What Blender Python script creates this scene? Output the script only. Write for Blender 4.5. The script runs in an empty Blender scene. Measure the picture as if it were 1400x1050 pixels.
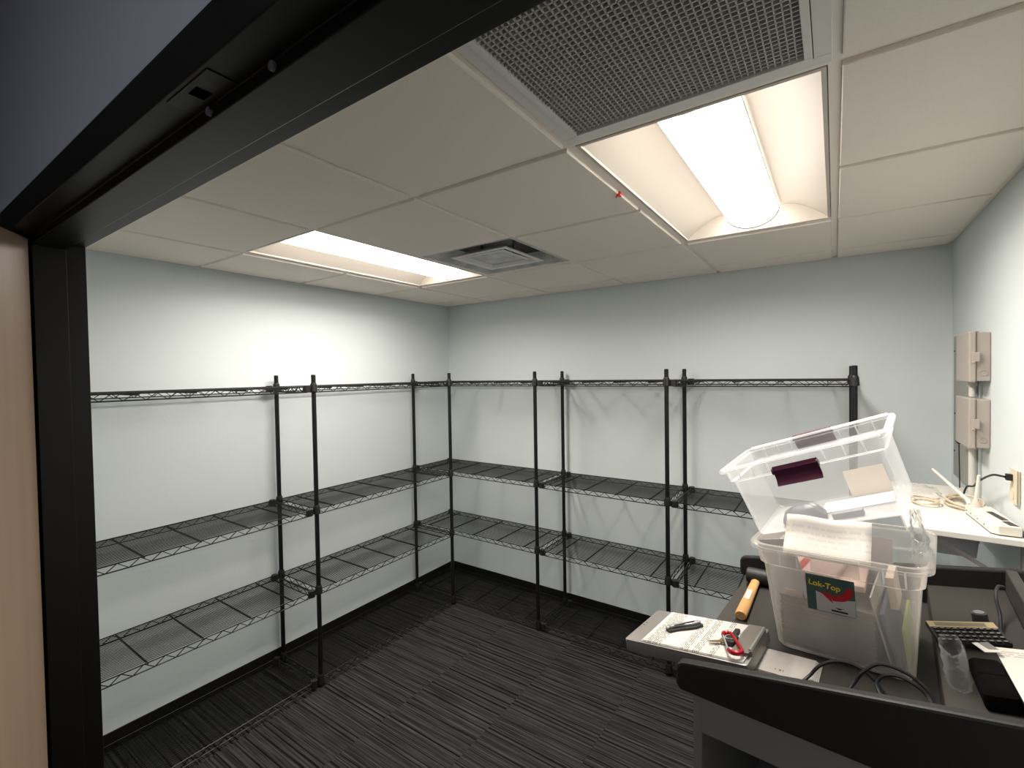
import bpy, bmesh, math, random
from mathutils import Vector, Matrix, Euler
random.seed(7)
R = math.radians
S = bpy.context.scene
COL = S.collection

# ------------------------------------------------------------------ camera, world, exposure
FOC = 641.38
CAM = Vector((2.937, -3.2474, 1.8156))
def set_camera():
    yaw, pitch, roll = -0.6024, -0.0220, -0.0161
    fw = Vector((math.sin(yaw)*math.cos(pitch), math.cos(yaw)*math.cos(pitch), math.sin(pitch)))
    r0 = Vector((math.cos(yaw), -math.sin(yaw), 0)); u0 = r0.cross(fw)
    r = math.cos(roll)*r0 + math.sin(roll)*u0
    u = -math.sin(roll)*r0 + math.cos(roll)*u0
    c = bpy.data.cameras.new('camera'); o = bpy.data.objects.new('camera', c); COL.objects.link(o)
    m = Matrix((r, u, -fw)).transposed().to_4x4(); m.translation = CAM
    o.matrix_world = m
    c.sensor_fit = 'HORIZONTAL'; c.sensor_width = 36; c.lens = FOC/1400*36
    c.clip_start = 0.02
    S.camera = o
set_camera()
w = bpy.data.worlds.new('world'); S.world = w; w.use_nodes = True
w.node_tree.nodes['Background'].inputs[0].default_value = (0.55, 0.62, 0.8, 1)
w.node_tree.nodes['Background'].inputs[1].default_value = 0.05
S.view_settings.view_transform = 'Standard'
S.view_settings.look = 'None'
S.view_settings.exposure = 0.15
S.view_settings.gamma = 1
S.view_settings.use_curve_mapping = False
LAMP = 9.5           # emission of the troffer lenses
LAMPW = 25.0         # power of the downlight in each troffer (watts)
HALL = 14.0          # emission of the corridor panel

# ------------------------------------------------------------------ materials
MATS = {}
def mat(name, col, rough=.5, metal=0, spec=.5, bump=0, bscale=200, var=0, vscale=8, coat=0):
    if name in MATS: return MATS[name]
    m = bpy.data.materials.new(name); m.use_nodes = True
    nt = m.node_tree; b = nt.nodes['Principled BSDF']
    b.inputs['Base Color'].default_value = (*col, 1); b.inputs['Roughness'].default_value = rough
    b.inputs['Metallic'].default_value = metal; b.inputs['Specular IOR Level'].default_value = spec
    if coat: b.inputs['Coat Weight'].default_value = coat
    if var or bump:
        tc = nt.nodes.new('ShaderNodeTexCoord')
    if var:
        n = nt.nodes.new('ShaderNodeTexNoise'); n.inputs['Scale'].default_value = vscale; n.inputs['Detail'].default_value = 4
        nt.links.new(tc.outputs['Object'], n.inputs['Vector'])
        mx = nt.nodes.new('ShaderNodeMix'); mx.data_type = 'RGBA'
        mx.inputs[6].default_value = (*[c*(1-var) for c in col], 1); mx.inputs[7].default_value = (*[min(1, c*(1+var)) for c in col], 1)
        nt.links.new(n.outputs['Fac'], mx.inputs[0]); nt.links.new(mx.outputs[2], b.inputs['Base Color'])
    if bump:
        n2 = nt.nodes.new('ShaderNodeTexNoise'); n2.inputs['Scale'].default_value = bscale; n2.inputs['Detail'].default_value = 3
        nt.links.new(tc.outputs['Object'], n2.inputs['Vector'])
        bp = nt.nodes.new('ShaderNodeBump'); bp.inputs['Strength'].default_value = bump; bp.inputs['Distance'].default_value = .002
        nt.links.new(n2.outputs['Fac'], bp.inputs['Height']); nt.links.new(bp.outputs['Normal'], b.inputs['Normal'])
    MATS[name] = m
    return m

def emis(name, col, strength):
    m = bpy.data.materials.new(name); m.use_nodes = True
    b = m.node_tree.nodes['Principled BSDF']
    b.inputs['Base Color'].default_value = (.9, .9, .9, 1)
    b.inputs['Emission Color'].default_value = (*col, 1); b.inputs['Emission Strength'].default_value = strength
    return m

def plastic(name, tint, op, rough=.25, edge=.40):
    """thin translucent plastic: see-through with a milky scatter and a glossy skin"""
    m = bpy.data.materials.new(name); m.use_nodes = True
    nt = m.node_tree; nt.nodes.clear(); N = nt.nodes.new; Lk = nt.links.new
    out = N('ShaderNodeOutputMaterial')
    tr = N('ShaderNodeBsdfTransparent'); tr.inputs[0].default_value = (.97, .97, .97, 1)
    di = N('ShaderNodeBsdfDiffuse'); di.inputs[0].default_value = (*tint, 1)
    tl = N('ShaderNodeBsdfTranslucent'); tl.inputs[0].default_value = (*tint, 1)
    m1 = N('ShaderNodeMixShader'); m1.inputs[0].default_value = .5
    Lk(di.outputs[0], m1.inputs[1]); Lk(tl.outputs[0], m1.inputs[2])
    lw = N('ShaderNodeLayerWeight'); lw.inputs[0].default_value = .35
    mp = N('ShaderNodeMapRange'); mp.inputs['To Min'].default_value = op; mp.inputs['To Max'].default_value = min(1, op+edge)
    Lk(lw.outputs['Facing'], mp.inputs['Value'])
    m2 = N('ShaderNodeMixShader'); Lk(mp.outputs[0], m2.inputs[0]); Lk(tr.outputs[0], m2.inputs[1]); Lk(m1.outputs[0], m2.inputs[2])
    gl = N('ShaderNodeBsdfGlossy'); gl.inputs['Roughness'].default_value = rough
    m3 = N('ShaderNodeMixShader'); m3.inputs[0].default_value = .05
    Lk(m2.outputs[0], m3.inputs[1]); Lk(gl.outputs[0], m3.inputs[2]); Lk(m3.outputs[0], out.inputs[0])
    MATS[name] = m
    return m

def carpet_mat():
    m = bpy.data.materials.new('striped_carpet'); m.use_nodes = True
    nt = m.node_tree; b = nt.nodes['Principled BSDF']; N = nt.nodes.new; Lk = nt.links.new
    tc = N('ShaderNodeTexCoord'); oi = N('ShaderNodeObjectInfo')
    sep = N('ShaderNodeSeparateXYZ'); Lk(tc.outputs['Object'], sep.inputs[0])
    ml = N('ShaderNodeMath'); ml.operation = 'MULTIPLY_ADD'; Lk(oi.outputs['Random'], ml.inputs[0]); ml.inputs[1].default_value = 37; Lk(sep.outputs['Y'], ml.inputs[2])
    # stripes: 1D noise across the tile, with a slow drift along the stripe
    def stripes(scale, drift):
        mx = N('ShaderNodeMath'); mx.operation = 'MULTIPLY'; Lk(sep.outputs['X'], mx.inputs[0]); mx.inputs[1].default_value = drift
        cb = N('ShaderNodeCombineXYZ'); Lk(mx.outputs[0], cb.inputs[0]); Lk(ml.outputs[0], cb.inputs[1])
        n = N('ShaderNodeTexNoise'); n.inputs['Scale'].default_value = scale; n.inputs['Detail'].default_value = 1.5
        Lk(cb.outputs[0], n.inputs['Vector']); return n
    n1 = stripes(74, .004); n2 = stripes(190, .02)
    r1 = N('ShaderNodeValToRGB'); e = r1.color_ramp.elements
    e[0].position = .36; e[0].color = (.004, .0039, .0042, 1); e[1].position = .62; e[1].color = (.047, .0475, .050, 1)
    k = e.new(.45); k.color = (.0262, .0265, .028, 1)
    Lk(n1.outputs['Fac'], r1.inputs[0])
    r2 = N('ShaderNodeValToRGB'); e = r2.color_ramp.elements
    e[0].position = .36; e[0].color = (.45, .45, .45, 1); e[1].position = .62; e[1].color = (1.35, 1.35, 1.33, 1)
    Lk(n2.outputs['Fac'], r2.inputs[0])
    mu = N('ShaderNodeMix'); mu.data_type = 'RGBA'; mu.blend_type = 'MULTIPLY'; mu.inputs[0].default_value = 1
    Lk(r1.outputs[0], mu.inputs[6]); Lk(r2.outputs[0], mu.inputs[7])
    pn = N('ShaderNodeTexNoise'); pn.inputs['Scale'].default_value = 420; Lk(tc.outputs['Object'], pn.inputs['Vector'])
    r3 = N('ShaderNodeMapRange'); r3.inputs['To Min'].default_value = .45; r3.inputs['To Max'].default_value = 1.55; Lk(pn.outputs['Fac'], r3.inputs[0])
    mv = N('ShaderNodeVectorMath'); mv.operation = 'SCALE'; Lk(mu.outputs[2], mv.inputs[0]); Lk(r3.outputs[0], mv.inputs['Scale'])
    Lk(mv.outputs[0], b.inputs['Base Color'])
    b.inputs['Roughness'].default_value = .95; b.inputs['Specular IOR Level'].default_value = .1
    bp = N('ShaderNodeBump'); bp.inputs['Strength'].default_value = .5; bp.inputs['Distance'].default_value = .003
    Lk(n2.outputs['Fac'], bp.inputs['Height']); Lk(bp.outputs[0], b.inputs['Normal'])
    return m

def wood_mat(name, c0, c1, axis='Z', scale=9):
    m = bpy.data.materials.new(name); m.use_nodes = True
    nt = m.node_tree; b = nt.nodes['Principled BSDF']; N = nt.nodes.new; Lk = nt.links.new
    tc = N('ShaderNodeTexCoord'); mp = N('ShaderNodeMapping'); Lk(tc.outputs['Object'], mp.inputs[0])
    sc = [scale*3]*3; sc['XYZ'.index(axis)] = scale*.12; mp.inputs['Scale'].default_value = sc
    n = N('ShaderNodeTexNoise'); n.inputs['Scale'].default_value = 1.5; n.inputs['Detail'].default_value = 6; Lk(mp.outputs[0], n.inputs[0])
    r = N('ShaderNodeValToRGB'); r.color_ramp.elements[0].color = (*c0, 1); r.color_ramp.elements[1].color = (*c1, 1)
    r.color_ramp.elements[0].position = .3; r.color_ramp.elements[1].position = .7
    Lk(n.outputs['Fac'], r.inputs[0]); Lk(r.outputs[0], b.inputs['Base Color']); b.inputs['Roughness'].default_value = .45
    return m

def print_mat(name, base, axis, pitch, regions, dark=.25):
    """paper with lines of print: rows stacked along `axis`, limited to regions (lo,hi) along that axis"""
    m = bpy.data.materials.new(name); m.use_nodes = True
    nt = m.node_tree; b = nt.nodes['Principled BSDF']; N = nt.nodes.new; Lk = nt.links.new
    tc = N('ShaderNodeTexCoord'); sp = N('ShaderNodeSeparateXYZ'); Lk(tc.outputs['Object'], sp.inputs[0])
    A = sp.outputs[axis]; B = sp.outputs['Y' if axis == 'X' else 'X']
    def math_(op, a, bb):
        k = N('ShaderNodeMath'); k.operation = op
        for i, v in enumerate((a, bb)):
            if hasattr(v, 'is_linked') or hasattr(v, 'links'): Lk(v, k.inputs[i])
            else: k.inputs[i].default_value = v
        return k.outputs[0]
    row = math_('FRACT', math_('MULTIPLY', A, 1/pitch), 0.)
    rowm = math_('LESS_THAN', row, .45)
    cb = N('ShaderNodeCombineXYZ'); Lk(B, cb.inputs[0]); Lk(math_('FLOOR', math_('MULTIPLY', A, 1/pitch), 0.), cb.inputs[1])
    n = N('ShaderNodeTexNoise'); n.inputs['Scale'].default_value = 90; Lk(cb.outputs[0], n.inputs[0])
    msk = math_('MULTIPLY', rowm, math_('GREATER_THAN', n.outputs['Fac'], .46))
    reg = None
    for lo, hi in regions:
        q = math_('MULTIPLY', math_('GREATER_THAN', A, lo), math_('LESS_THAN', A, hi))
        reg = q if reg is None else math_('MAXIMUM', reg, q)
    msk = math_('MULTIPLY', msk, reg)
    mx = N('ShaderNodeMix'); mx.data_type = 'RGBA'; Lk(msk, mx.inputs[0])
    mx.inputs[6].default_value = (*base, 1); mx.inputs[7].default_value = (*[c*dark for c in base], 1)
    Lk(mx.outputs[2], b.inputs['Base Color']); b.inputs['Roughness'].default_value = .8
    return m

M_wall = mat('wall_paint', (.655, .708, .715), .75, bump=.25, bscale=90, var=.02, vscale=2.5)
M_hallwall = mat('corridor_paint', (.44, .445, .485), .8, bump=.2, bscale=90)
M_tile = mat('ceiling_tile_fibre', (.90, .825, .745), .95, spec=.1, bump=.6, bscale=500, var=.05, vscale=160)
M_grid = mat('ceiling_grid_enamel', (.88, .81, .735), .5)
M_frame = mat('black_frame_paint', (.0048, .0045, .0045), .40, spec=.32)
M_base = mat('black_rubber_base', (.007, .007, .007), .6, spec=.2)
M_wire = mat('black_epoxy_wire', (.0055, .0053, .005), .42, spec=.35)
M_collar = mat('black_plastic', (.009, .009, .009), .45)
M_reflector = mat('white_reflector_enamel', (.60, .54, .475), .5)
M_lens = emis('lit_diffuser', (1, .94, .86), LAMP)
M_hall = emis('corridor_lamp_diffuser', (.85, .88, 1), HALL)
M_steel = mat('dull_aluminium', (.42, .41, .40), .35, metal=.75, var=.1, vscale=20)
M_grille = mat('grey_grille_metal', (.52, .50, .47), .5)
M_duct = mat('dark_duct_lining', (.16, .155, .145), .8)
M_diff = mat('diffuser_mottled_enamel', (.46, .47, .46), .4, metal=.1, var=.75, vscale=11)  # grey enamel, strongly mottled at random by noise
M_diffplate = mat('diffuser_plate_enamel', (.72, .70, .67), .4, var=.08, vscale=20)
M_carpet = carpet_mat()
M_slab = mat('floor_slab', (.02, .02, .02), .9)
M_door = wood_mat('maple_veneer', (.27, .19, .135), (.33, .235, .17), 'Z', 5)
M_lect = mat('lectern_black_laminate', (.014, .0125, .011), .5, spec=.3, bump=.15, bscale=300)
M_lecttop = mat('lectern_brown_black_laminate', (.033, .028, .023), .55, bump=.12, bscale=300)
M_lectbody = mat('lectern_grey_laminate', (.17, .162, .152), .55, bump=.1, bscale=300)
M_box = mat('taupe_enclosure_paint', (.39, .345, .31), .5)
M_white = mat('white_laminate', (.80, .76, .69), .4)
M_router = mat('white_router_plastic', (.78, .73, .64), .4)
M_ivory = mat('ivory_plastic', (.72, .62, .47), .4)
M_cable = mat('beige_cable_jacket', (.62, .52, .39), .45)
M_black = mat('matt_black_rubber', (.008, .008, .008), .55)
M_clear = plastic('frosted_clear_plastic', (.95, .90, .84), .125)
M_clear2 = plastic('clear_plastic', (.93, .94, .95), .125)
M_film = plastic('thin_clear_film', (.95, .95, .95), .012, .10, .16)
M_cledge = plastic('clear_plastic_edge', (.95, .95, .95), .42)
M_plum = mat('plum_plastic', (.065, .008, .028), .35)
M_paper = mat('white_paper', (.80, .76, .70), .85)
M_print = print_mat('printed_form', (.52, .50, .465), 'X', .0046, [(-.100, -.058), (-.004, .018), (.026, .046), (.066, .082)], .22)
M_print2 = print_mat('printed_letter', (.82, .77, .71), 'Y', .011, [(-.02, .03)], .6)

# ------------------------------------------------------------------ mesh helpers
class MB:
    def __init__(s): s.v = []; s.f = []
    def add(s, vs, fs):
        n = len(s.v); s.v += [tuple(v) for v in vs]; s.f += [tuple(i+n for i in f) for f in fs]; return s
    def box(s, x0, x1, y0, y1, z0, z1, m=None):
        vs = [(x, y, z) for z in (z0, z1) for y in (y0, y1) for x in (x0, x1)]
        if m is not None: vs = [m @ Vector(v) for v in vs]
        return s.add(vs, [(0, 2, 3, 1), (4, 5, 7, 6), (0, 1, 5, 4), (2, 6, 7, 3), (0, 4, 6, 2), (1, 3, 7, 5)])
    def rod(s, p0, p1, r, n=8, r1=None, cap=True):
        p0, p1 = Vector(p0), Vector(p1); d = (p1-p0).normalized(); r1 = r if r1 is None else r1
        a = d.cross(Vector((0, 0, 1)) if abs(d.z) < .9 else Vector((1, 0, 0))).normalized(); b = d.cross(a)
        vs = []
        for p, rr in ((p0, r), (p1, r1)):
            for k in range(n):
                t = 2*math.pi*(k+.5)/n; vs.append(p + a*math.cos(t)*rr + b*math.sin(t)*rr)
        fs = [(k, (k+1) % n, n+(k+1) % n, n+k) for k in range(n)]
        if cap: fs += [tuple(range(n))[::-1], tuple(range(n, 2*n))]
        return s.add(vs, fs)
    def tube(s, pts, r, n=6, closed=False, up=Vector((.13, .21, 1))):
        pts = [Vector(p) for p in pts]; N = len(pts); vs = []
        for i, p in enumerate(pts):
            a = pts[(i-1) % N] if (closed or i) else p; b = pts[(i+1) % N] if (closed or i < N-1) else p
            d = (b-a).normalized(); x = d.cross(up).normalized(); y = d.cross(x)
            for k in range(n):
                t = 2*math.pi*k/n; vs.append(p + x*math.cos(t)*r + y*math.sin(t)*r)
        fs = []
        for i in range(N if closed else N-1):
            j = (i+1) % N
            for k in range(n): fs.append((i*n+k, j*n+k, j*n+(k+1) % n, i*n+(k+1) % n))
        if not closed: fs += [tuple(range(n)), tuple(range((N-1)*n, N*n))[::-1]]
        return s.add(vs, fs)
    def prism(s, poly, axis, lo, hi):
        """extrude a 2-D polygon along an axis"""
        def P(u, v, w): return {'x': (w, u, v), 'y': (u, w, v), 'z': (u, v, w)}[axis]
        n = len(poly); vs = [P(u, v, lo) for u, v in poly] + [P(u, v, hi) for u, v in poly]
        return s.add(vs, [tuple(range(n))[::-1], tuple(range(n, 2*n))] + [(k, (k+1) % n, n+(k+1) % n, n+k) for k in range(n)])
    def loft(s, rings, cap0=True, cap1=True):
        n = len(rings[0]); vs = [p for r in rings for p in r]; fs = []
        for i in range(len(rings)-1):
            for k in range(n): fs.append((i*n+k, i*n+(k+1) % n, (i+1)*n+(k+1) % n, (i+1)*n+k))
        if cap0: fs.append(tuple(range(n))[::-1])
        if cap1: fs.append(tuple(range((len(rings)-1)*n, len(rings)*n)))
        return s.add(vs, fs)
    def mesh(s, name, smooth=False, fix=True):
        me = bpy.data.meshes.new(name); me.from_pydata(s.v, [], s.f); me.update()
        if fix:
            bm = bmesh.new(); bm.from_mesh(me); bmesh.ops.recalc_face_normals(bm, faces=bm.faces); bm.to_mesh(me); bm.free()
        if smooth:
            me.shade_smooth() if hasattr(me, 'shade_smooth') else None
            try: me.set_sharp_from_angle(angle=R(40))
            except Exception: pass
        return me
    def build(s, name, m, parent=None, smooth=False, bevel=0):
        me = s.mesh(name, smooth)
        return link(name, me, m, parent, bevel)
def link(name, me, m=None, parent=None, bevel=0):
    o = bpy.data.objects.new(name, me); COL.objects.link(o)
    if m and not me.materials: me.materials.append(m)
    if parent: o.parent = parent
    if bevel:
        b = o.modifiers.new('bevel', 'BEVEL'); b.width = bevel; b.segments = 2; b.limit_method = 'ANGLE'; b.angle_limit = R(40)
    return o
def ring(w, d, r, z, cx=0, cy=0, n=5):
    pts = []
    for qx, qy, a0 in ((1, 1, 0), (-1, 1, 90), (-1, -1, 180), (1, -1, 270)):
        for k in range(n+1):
            t = R(a0+90*k/n)
            pts.append((cx+qx*(w/2-r)+r*math.cos(t), cy+qy*(d/2-r)+r*math.sin(t), z))
    return pts
def rrect(x0, x1, y0, y1, r, n=4):
    return [(p[0], p[1]) for p in ring(x1-x0, y1-y0, r, 0, (x0+x1)/2, (y0+y1)/2, n)]
def tag(o, label=None, cat=None, group=None, kind=None):
    if label: o['label'] = label
    if cat: o['category'] = cat
    if group: o['group'] = group
    if kind: o['kind'] = kind
    return o
def empty(name, loc=(0, 0, 0), rz=0):
    o = bpy.data.objects.new(name, None); COL.objects.link(o); o.location = loc; o.rotation_euler = (0, 0, rz)
    o.empty_display_size = .1
    return o
def struct(o): o['kind'] = 'structure'; return o
def spline(pts, n=8):
    """Catmull-Rom through points"""
    P = [Vector(p) for p in pts]; P = [2*P[0]-P[1]] + P + [2*P[-1]-P[-2]]; out = []
    for i in range(1, len(P)-2):
        for k in range(n):
            t = k/n; a, b, c, d = P[i-1:i+3]
            out.append(.5*((2*b)+(c-a)*t+(2*a-5*b+4*c-d)*t*t+(3*b-a-3*c+d)*t**3))
    out.append(P[-2]); return out

# ------------------------------------------------------------------ room shell
XR = 3.432; H = 2.438; T = .6096
GX = .4996; GY = -2.0648            # ceiling grid origin: first full line from the left wall, row line at the front of the lamps
YI, YO = -2.862, -3.007             # room face and corridor face of the door frame
JX0, JX1, HZ = 1.34, 3.235, 2.159   # door opening
HC = 2.85                           # corridor ceiling
struct(MB().box(-.1, 0, YI-.1, .1, 0, H+.3).build('wall_left', M_wall))
struct(MB().box(0, XR, 0, .1, 0, H+.3).build('wall_back', M_wall))
struct(MB().box(XR, XR+.1, YI-.1, .1, 0, H+.3).build('wall_right', M_wall))
wf = MB()
wy0, wy1 = YO+.012, YI-.012
wf.box(-.1, JX0-.03, (wy0+wy1)/2, wy1, 0, HC); wf.box(JX1+.03, XR+.1, (wy0+wy1)/2, wy1, 0, HC); wf.box(JX0-.03, JX1+.03, (wy0+wy1)/2, wy1, HZ+.03, HC)
struct(wf.build('wall_front', M_wall))
wc = MB()
wc.box(-1.6, JX0-.03, wy0, (wy0+wy1)/2, 0, HC); wc.box(JX1+.03, 5.2, wy0, (wy0+wy1)/2, 0, HC); wc.box(JX0-.03, JX1+.03, wy0, (wy0+wy1)/2, HZ+.03, HC)
struct(wc.build('wall_corridor_front', M_hallwall))
struct(MB().box(-1.6, 5.2, -5.4, -5.3, 0, HC).build('wall_corridor_back', M_hallwall))
struct(MB().box(-1.7, -1.6, -5.4, wy0, 0, HC).build('wall_corridor_left', M_hallwall))
struct(MB().box(5.2, 5.3, -5.4, wy0, 0, HC).build('wall_corridor_right', M_hallwall))
struct(MB().box(-1.7, 5.3, -5.4, (wy0+wy1)/2, HC, HC+.1).build('ceiling_corridor', M_tile))
# baseboards
struct(MB().box(0, .008, YI, 0, 0, .086).build('baseboard_left', M_base, bevel=.002))
struct(MB().box(0.008, XR-.008, -.008, 0, 0, .086).build('baseboard_back', M_base, bevel=.002))
struct(MB().box(XR-.008, XR, YI, 0, 0, .086).build('baseboard_right', M_base, bevel=.002))
# floor slab + carpet tiles (50 cm, seams recessed by a hair)
fl = struct(MB().box(-1.7, 5.3, -5.4, .1, -.1, -.008).build('floor', M_slab))
tile_meshes = {}
def carpet_tile(x0, x1, y0, y1):
    key = (round(x1-x0, 3), round(y1-y0, 3))
    if key not in tile_meshes:
        w2, d2 = key[0]/2-.0005, key[1]/2-.0005
        tile_meshes[key] = MB().box(-w2, w2, -d2, d2, -.007, 0).mesh('carpet_tile'); tile_meshes[key].materials.append(M_carpet)
    o = link('carpet_tile', tile_meshes[key], None, fl); o.location = ((x0+x1)/2, (y0+y1)/2, 0)
xs = [0]+[.47+.5*k for k in range(6)]+[XR]
ys = [0]+[-.27-.5*k for k in range(6)]+[YI]
for i in range(len(xs)-1):
    for j in range(len(ys)-1): carpet_tile(xs[i], xs[i+1], ys[j+1], ys[j])
for i in range(7):
    for j in range(4):
        x0 = .47+.5*(i-1); y1 = YI-.5*j-.0
        carpet_tile(x0, x0+.5, y1-.5, y1)

# ------------------------------------------------------------------ ceiling: grid + tiles
ce = struct(MB().box(-.1, XR+.1, YI-.06, .1, H+.28, H+.3).build('ceiling', M_duct))
gxs = [GX+T*k for k in range(5)]
gys = [GY+T*j for j in range(-1, 4)]
ZB = H+.010                          # face of the grid bars; tile faces hang slightly below it (tegular edge)
for x in gxs: MB().box(x-.012, x+.012, YI, 0, ZB, ZB+.003).box(x-.002, x+.002, YI, 0, ZB+.003, ZB+.035).build('grid_bar', M_grid, ce)
for y in gys:
    for i in range(len(gxs)+1):
        a = gxs[i-1]+.012 if i else .02; b = gxs[i]-.012 if i < len(gxs) else XR-.02
        if i in (1, 4) and abs(y-(GY+T)) < .01: continue
        MB().box(a, b, y-.012, y+.012, ZB, ZB+.003).build('grid_bar', M_grid, ce)
for nm, args in (('l', (0, .02, YI, 0)), ('r', (XR-.02, XR, YI, 0)), ('b', (.02, XR-.02, -.02, 0)), ('f', (.02, XR-.02, YI, YI+.02))):
    MB().box(*args, ZB, ZB+.003).build('wall_angle', M_grid, ce)
cx = [0]+gxs+[XR]; cy = [YI]+gys+[0]
# columns: 0 partial,1:X-2..X-1,2:X-1..X0,3:X0..X1,4:X1..X2,5 partial; rows: 0 partial,1:Y-1..Y0,2:Y0..Y1,3:Y1..Y2,4:Y2..Y3,5 partial
SK = {(1, 2), (1, 3), (4, 2), (4, 3), (4, 1), (2, 3)}
ctm = {}
for i in range(6):
    for j in range(6):
        if (i, j) in SK: continue
        x0 = cx[i]+(.021 if i == 0 else .0125); x1 = cx[i+1]-(.021 if i == 5 else .0125)
        y0 = cy[j]+(.021 if j == 0 else .0125); y1 = cy[j+1]-(.021 if j == 5 else .0125)
        key = (round(x1-x0, 3), round(y1-y0, 3))
        if key not in ctm:
            a, b = key[0]/2, key[1]/2
            mb = MB(); e = .0025
            mb.loft([[(-a+e, -b+e, 0), (a-e, -b+e, 0), (a-e, b-e, 0), (-a+e, b-e, 0)], [(-a, -b, .0025), (a, -b, .0025), (a, b, .0025), (-a, b, .0025)], [(-a, -b, .016), (a, -b, .016), (a, b, .016), (-a, b, .016)]])
            ctm[key] = mb.mesh('ceiling_tile'); ctm[key].materials.append(M_tile)
        o = link('ceiling_tile', ctm[key], None, ce); o.location = ((x0+x1)/2, (y0+y1)/2, H-.001)

# ------------------------------------------------------------------ troffer lamps
def troffer(xc, y0, y1, label):
    root = empty('ceiling_light', (xc, (y0+y1)/2, ZB)); tag(root, label, 'ceiling light', 'recessed ceiling lights')
    L = (y1-y0)/2-.014; W = T/2-.014
    # rim frame
    fr = MB(); fw = .010
    for a in ((-W, W, -L, -L+fw), (-W, W, L-fw, L), (-W, -W+fw, -L+fw, L-fw), (W-fw, W, -L+fw, L-fw)): fr.box(*a, -.002, .006)
    fr.build('frame', M_reflector, root)
    # curved side reflectors (a shallow vault on either side of the lens)
    for s in (-1, 1):
        n = 14; prof = []
        for k in range(n+1):
            t = k/n; x = (W-.008)+( .085-(W-.008))*t
            z = .004+.085*math.sin(math.pi*min(1, t*.62)/1.0)*1.0 if t < .8 else .004+.085*math.sin(math.pi*.62*t)
            prof.append((s*x, z))
        mb = MB(); vs = []
        for y in (-L+.008, L-.008):
            for x, z in prof: vs.append((x, y, z))
            for x, z in prof: vs.append((x, y, z+.003))
        m = n+1; fs = []
        for k in range(n):
            fs += [(k, k+1, 2*m+k+1, 2*m+k), (m+k, 3*m+k, 3*m+k+1, m+k+1)]
        mb.add(vs, fs); mb.build('reflector', M_reflector, root, True)
    # end plates
    for y in (-L+.004, L-.004): MB().box(-W+.004, W-.004, y-.003, y+.003, 0.002, .105).build('end_plate', M_reflector, root)
    MB().box(-W, W, -L, L, .105, .112).build('housing', M_reflector, root)
    # lit bowl lens
    n = 16; rx = .104; rz = .072; zt = .078; mb = MB()
    Ll = L-.035
    rings_ = []
    for y, sc in ((-Ll-.012, .80), (-Ll, 1), (Ll, 1), (Ll+.012, .80)):
        rings_.append([(rx*math.cos(math.pi*k/n)*-1, y, zt-rz*sc*math.sin(math.pi*k/n)) for k in range(n+1)])
    mb.loft(rings_); mb.build('lens', M_lens, root, True)
    la = bpy.data.lights.new('lamp', 'AREA'); la.shape = 'RECTANGLE'; la.size = .20; la.size_y = 2*Ll; la.energy = LAMPW; la.color = (1, .93, .84); la.spread = R(162)
    lo = bpy.data.objects.new('lamp', la); COL.objects.link(lo); lo.parent = root; lo.location = (0, 0, zt-rz-.002)
    for y in (-Ll-.014, Ll+.014):
        mb = MB(); mb.tube([(-rx*math.cos(math.pi*k/n), y, zt-rz*1.0*math.sin(math.pi*k/n)) for k in range(n+1)], .0038, 6, up=Vector((0, 1, 0)))
        mb.build('lens_end_trim', mat('lens_trim_grey', (.10, .095, .09), .6), root, True)
    for s in (-1, 1): MB().box(s*rx-.0022, s*rx+.0022, -Ll, Ll, zt-.006, zt+.004).build('lens_edge', M_grille, root)
    return root
troffer(gxs[3]+T/2, GY, GY+2*T, 'recessed troffer light next to the eggcrate grille, its bowl lens blown out white')
troffer(gxs[0]+T/2, GY, GY+2*T, 'recessed troffer light near the left wall, beside the square air diffuser')

# eggcrate return grille
def eggcrate():
    x0, x1, y0, y1 = gxs[3], gxs[4], GY-T, GY
    root = empty('return_air_grille', ((x0+x1)/2, (y0+y1)/2, ZB)); tag(root, 'grey eggcrate return air grille in a pale metal frame, in front of the bright troffer', 'air vent')
    W = T/2-.004
    def frame(a, b, z0, z1, name, m):
        mb = MB()
        for q in ((-a, a, -a, -b), (-a, a, b, a), (-a, -b, -b, b), (b, a, -b, b)): mb.box(*q, z0, z1)
        mb.build(name, m, root, bevel=.001)
    M_alu = mat('grille_frame_enamel', (.74, .72, .69), .4)
    frame(W, .270, -.004, .004, 'outer_frame', M_alu)
    frame(.2685, .254, -.010, .006, 'inner_frame', M_alu)
    mb = MB(); n = 40; h = .254
    for k in range(1, n):
        t = -h+2*h*k/n
        mb.box(t-.0012, t+.0012, -h, h, -.004, .010); mb.box(-h, h, t-.0012, t+.0012, -.004, .010)
    o = mb.build('eggcrate_core', M_grille, root); o['kind'] = 'stuff'
    MB().box(-h, h, -h, h, .12, .125).build('duct_back', M_duct, root)
    mb = MB()
    for q in ((-h-.004, -h, -h, h), (h, h+.004, -h, h), (-h, h, -h-.004, -h), (-h, h, h, h+.004)): mb.box(*q, .006, .125)
    mb.build('duct_collar', M_duct, root)
eggcrate()

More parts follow.
